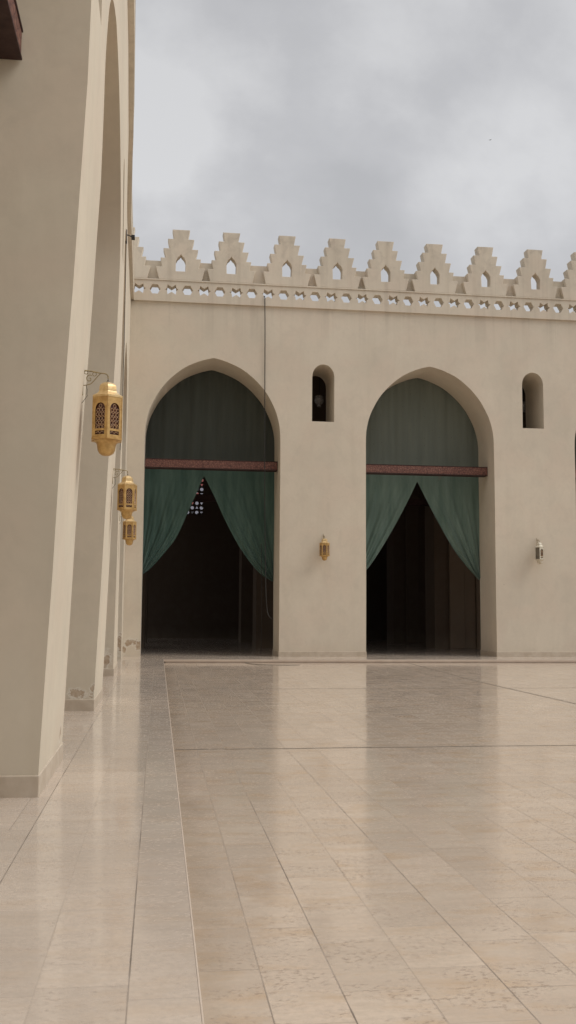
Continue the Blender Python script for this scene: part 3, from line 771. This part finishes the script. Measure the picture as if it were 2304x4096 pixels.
# glass globe lamps hanging inside the hall behind the window slits
def globe(loc, label):
    t_ = empty('hanging_lamp', loc, label=label, cat='hanging lamp', group='glass lamps behind the slit windows')
    bm = bmesh.new(); lathe(bm, [(.085, -.24), (.095, -.20), (.075, -.17), (.13, -.13), (.185, -.05), (.195, .03), (.18, .10), (.155, .13), (.19, .155), (.175, .185), (.05, .19)], 20)
    link('glass_globe', bm_mesh(bm, 'globe', 50), m_glass, t_, world=False)
    bm = bmesh.new(); tube(bm, [(0, 0, .18), (0, 0, 2.62)], .012, 6); lathe(bm, [(.05, .19), (.045, .24), (.015, .27)], 12)
    link('hanging_rod', bm_mesh(bm, 'rod', 50), m_black, t_, world=False)
globe((6.17, 38.05, 9.97), 'glass globe lamp seen through the left slit window')
globe((14.62, 38.05, 10.02), 'glass globe lamp half seen through the right slit window')

# cable down the far wall and in front of the first arch
bm = bmesh.new()
cab = [(3.70, FY+.05, 13.38), (3.70, FY-.10, 13.36), (3.715, FY-.13, 13.28), (3.72, FY-.125, 12.9), (3.74, FY-.07, 12), (3.75, FY-.05, 10.5), (3.76, FY-.05, 9), (3.775, FY-.05, 7), (3.80, FY-.05, 5), (3.84, FY-.04, 3.2), (3.87, FY-.03, 2.2), (3.93, FY-.01, 1.62), (4.02, FY, 1.42), (4.10, FY+.04, 1.38)]
tube(bm, catmull(cab, 5), .017, 6)
props(link('cable', bm_mesh(bm, 'cable', 60), m_black), label='thin black cable hanging from the frieze down in front of the first far arch', cat='cable')
bm = bmesh.new()
tube(bm, catmull([(3.86, 37.3, .02), (3.88, 37.3, 1.2), (3.86, 37.32, 2.6), (3.84, 37.35, 4.2)], 6), .011, 6)
props(link('cable', bm_mesh(bm, 'cable2', 60), m_black), label='dim cord dropping to the floor just inside the first far arch', cat='cable')
bm = bmesh.new()
tube(bm, catmull([(2.95, 33.6, -.10), (3.02, 33.0, -.10), (3.2, 32.5, -.10), (3.6, 32.2, -.10), (4.2, 32.1, -.10), (4.6, 32.15, -.10)], 6), .009, 6)
props(link('cable', bm_mesh(bm, 'cable3', 60), plain('pale_cord', (.22, .19, .15), .6)), label='pale cord lying on the paving below the step by the first far arch', cat='cable')

# floodlight high on the left wall
fy, fz = 22.2, 10.15; fx = face_x(fy, fz)
fl = empty('floodlight', (fx+.15, fy, fz-.1), label='small black floodlight high on the left wall near the top corner', cat='floodlight')
bm = bmesh.new(); box(bm, fx+.12, fx+.20, fy-.08, fy+.08, fz-.035, fz+.04); bevel(link('housing', bm_mesh(bm, 'housing'), m_black, fl), .01)
bm = bmesh.new(); tube(bm, [(fx-.01, fy, fz+.06), (fx+.06, fy, fz+.05), (fx+.14, fy, fz+.01)], .014, 6); tube(bm, [(fx+.004, fy, fz+.18), (fx+.006, fy, fz-.15)], .02, 6)
link('mount', bm_mesh(bm, 'mount'), m_black, fl)
bm = bmesh.new(); tube(bm, [(face_x(fy, z)+.008, fy+.01*sin(z*3), z) for z in [fz-.15-.4*k for k in range(13)]], .007, 5)
link('wire', bm_mesh(bm, 'wire'), m_black, fl)

# bird, far off in the sky
d = (fw*3943.86 + rr*(1960-1152) - uu*(560-2048)).normalized()
bl = Vector((0, 0, EYE))+d*92
bm = bmesh.new()
prof = [(-.10, .004), (-.07, .016), (-.02, .026), (.03, .024), (.065, .016), (.08, .013), (.095, .004)]
tube(bm, [(a, 0, .01*sin(a*20)) for a, r_ in prof], [r_ for a, r_ in prof], 8)
for s in (-1, 1):
    A = [(.035, .0, .01), (.045, .09*s, .045), (.01, .20*s, .03), (-.02, .12*s, .03), (-.03, 0, .01)]
    top = [bm.verts.new(v) for v in A]; bot = [bm.verts.new((x, y, z-.006)) for x, y, z in A]
    bm.faces.new(top); bm.faces.new(bot[::-1])
    for i in range(5): bm.faces.new((top[i], top[(i+1) % 5], bot[(i+1) % 5], bot[i]))
bmesh.ops.recalc_face_normals(bm, faces=bm.faces)
bo = props(link('bird', bm_mesh(bm, 'bird', 60), m_black), label='tiny dark bird flying high in the grey sky', cat='bird')
bo.location = bl; bo.rotation_euler = (.2, -.1, .5)
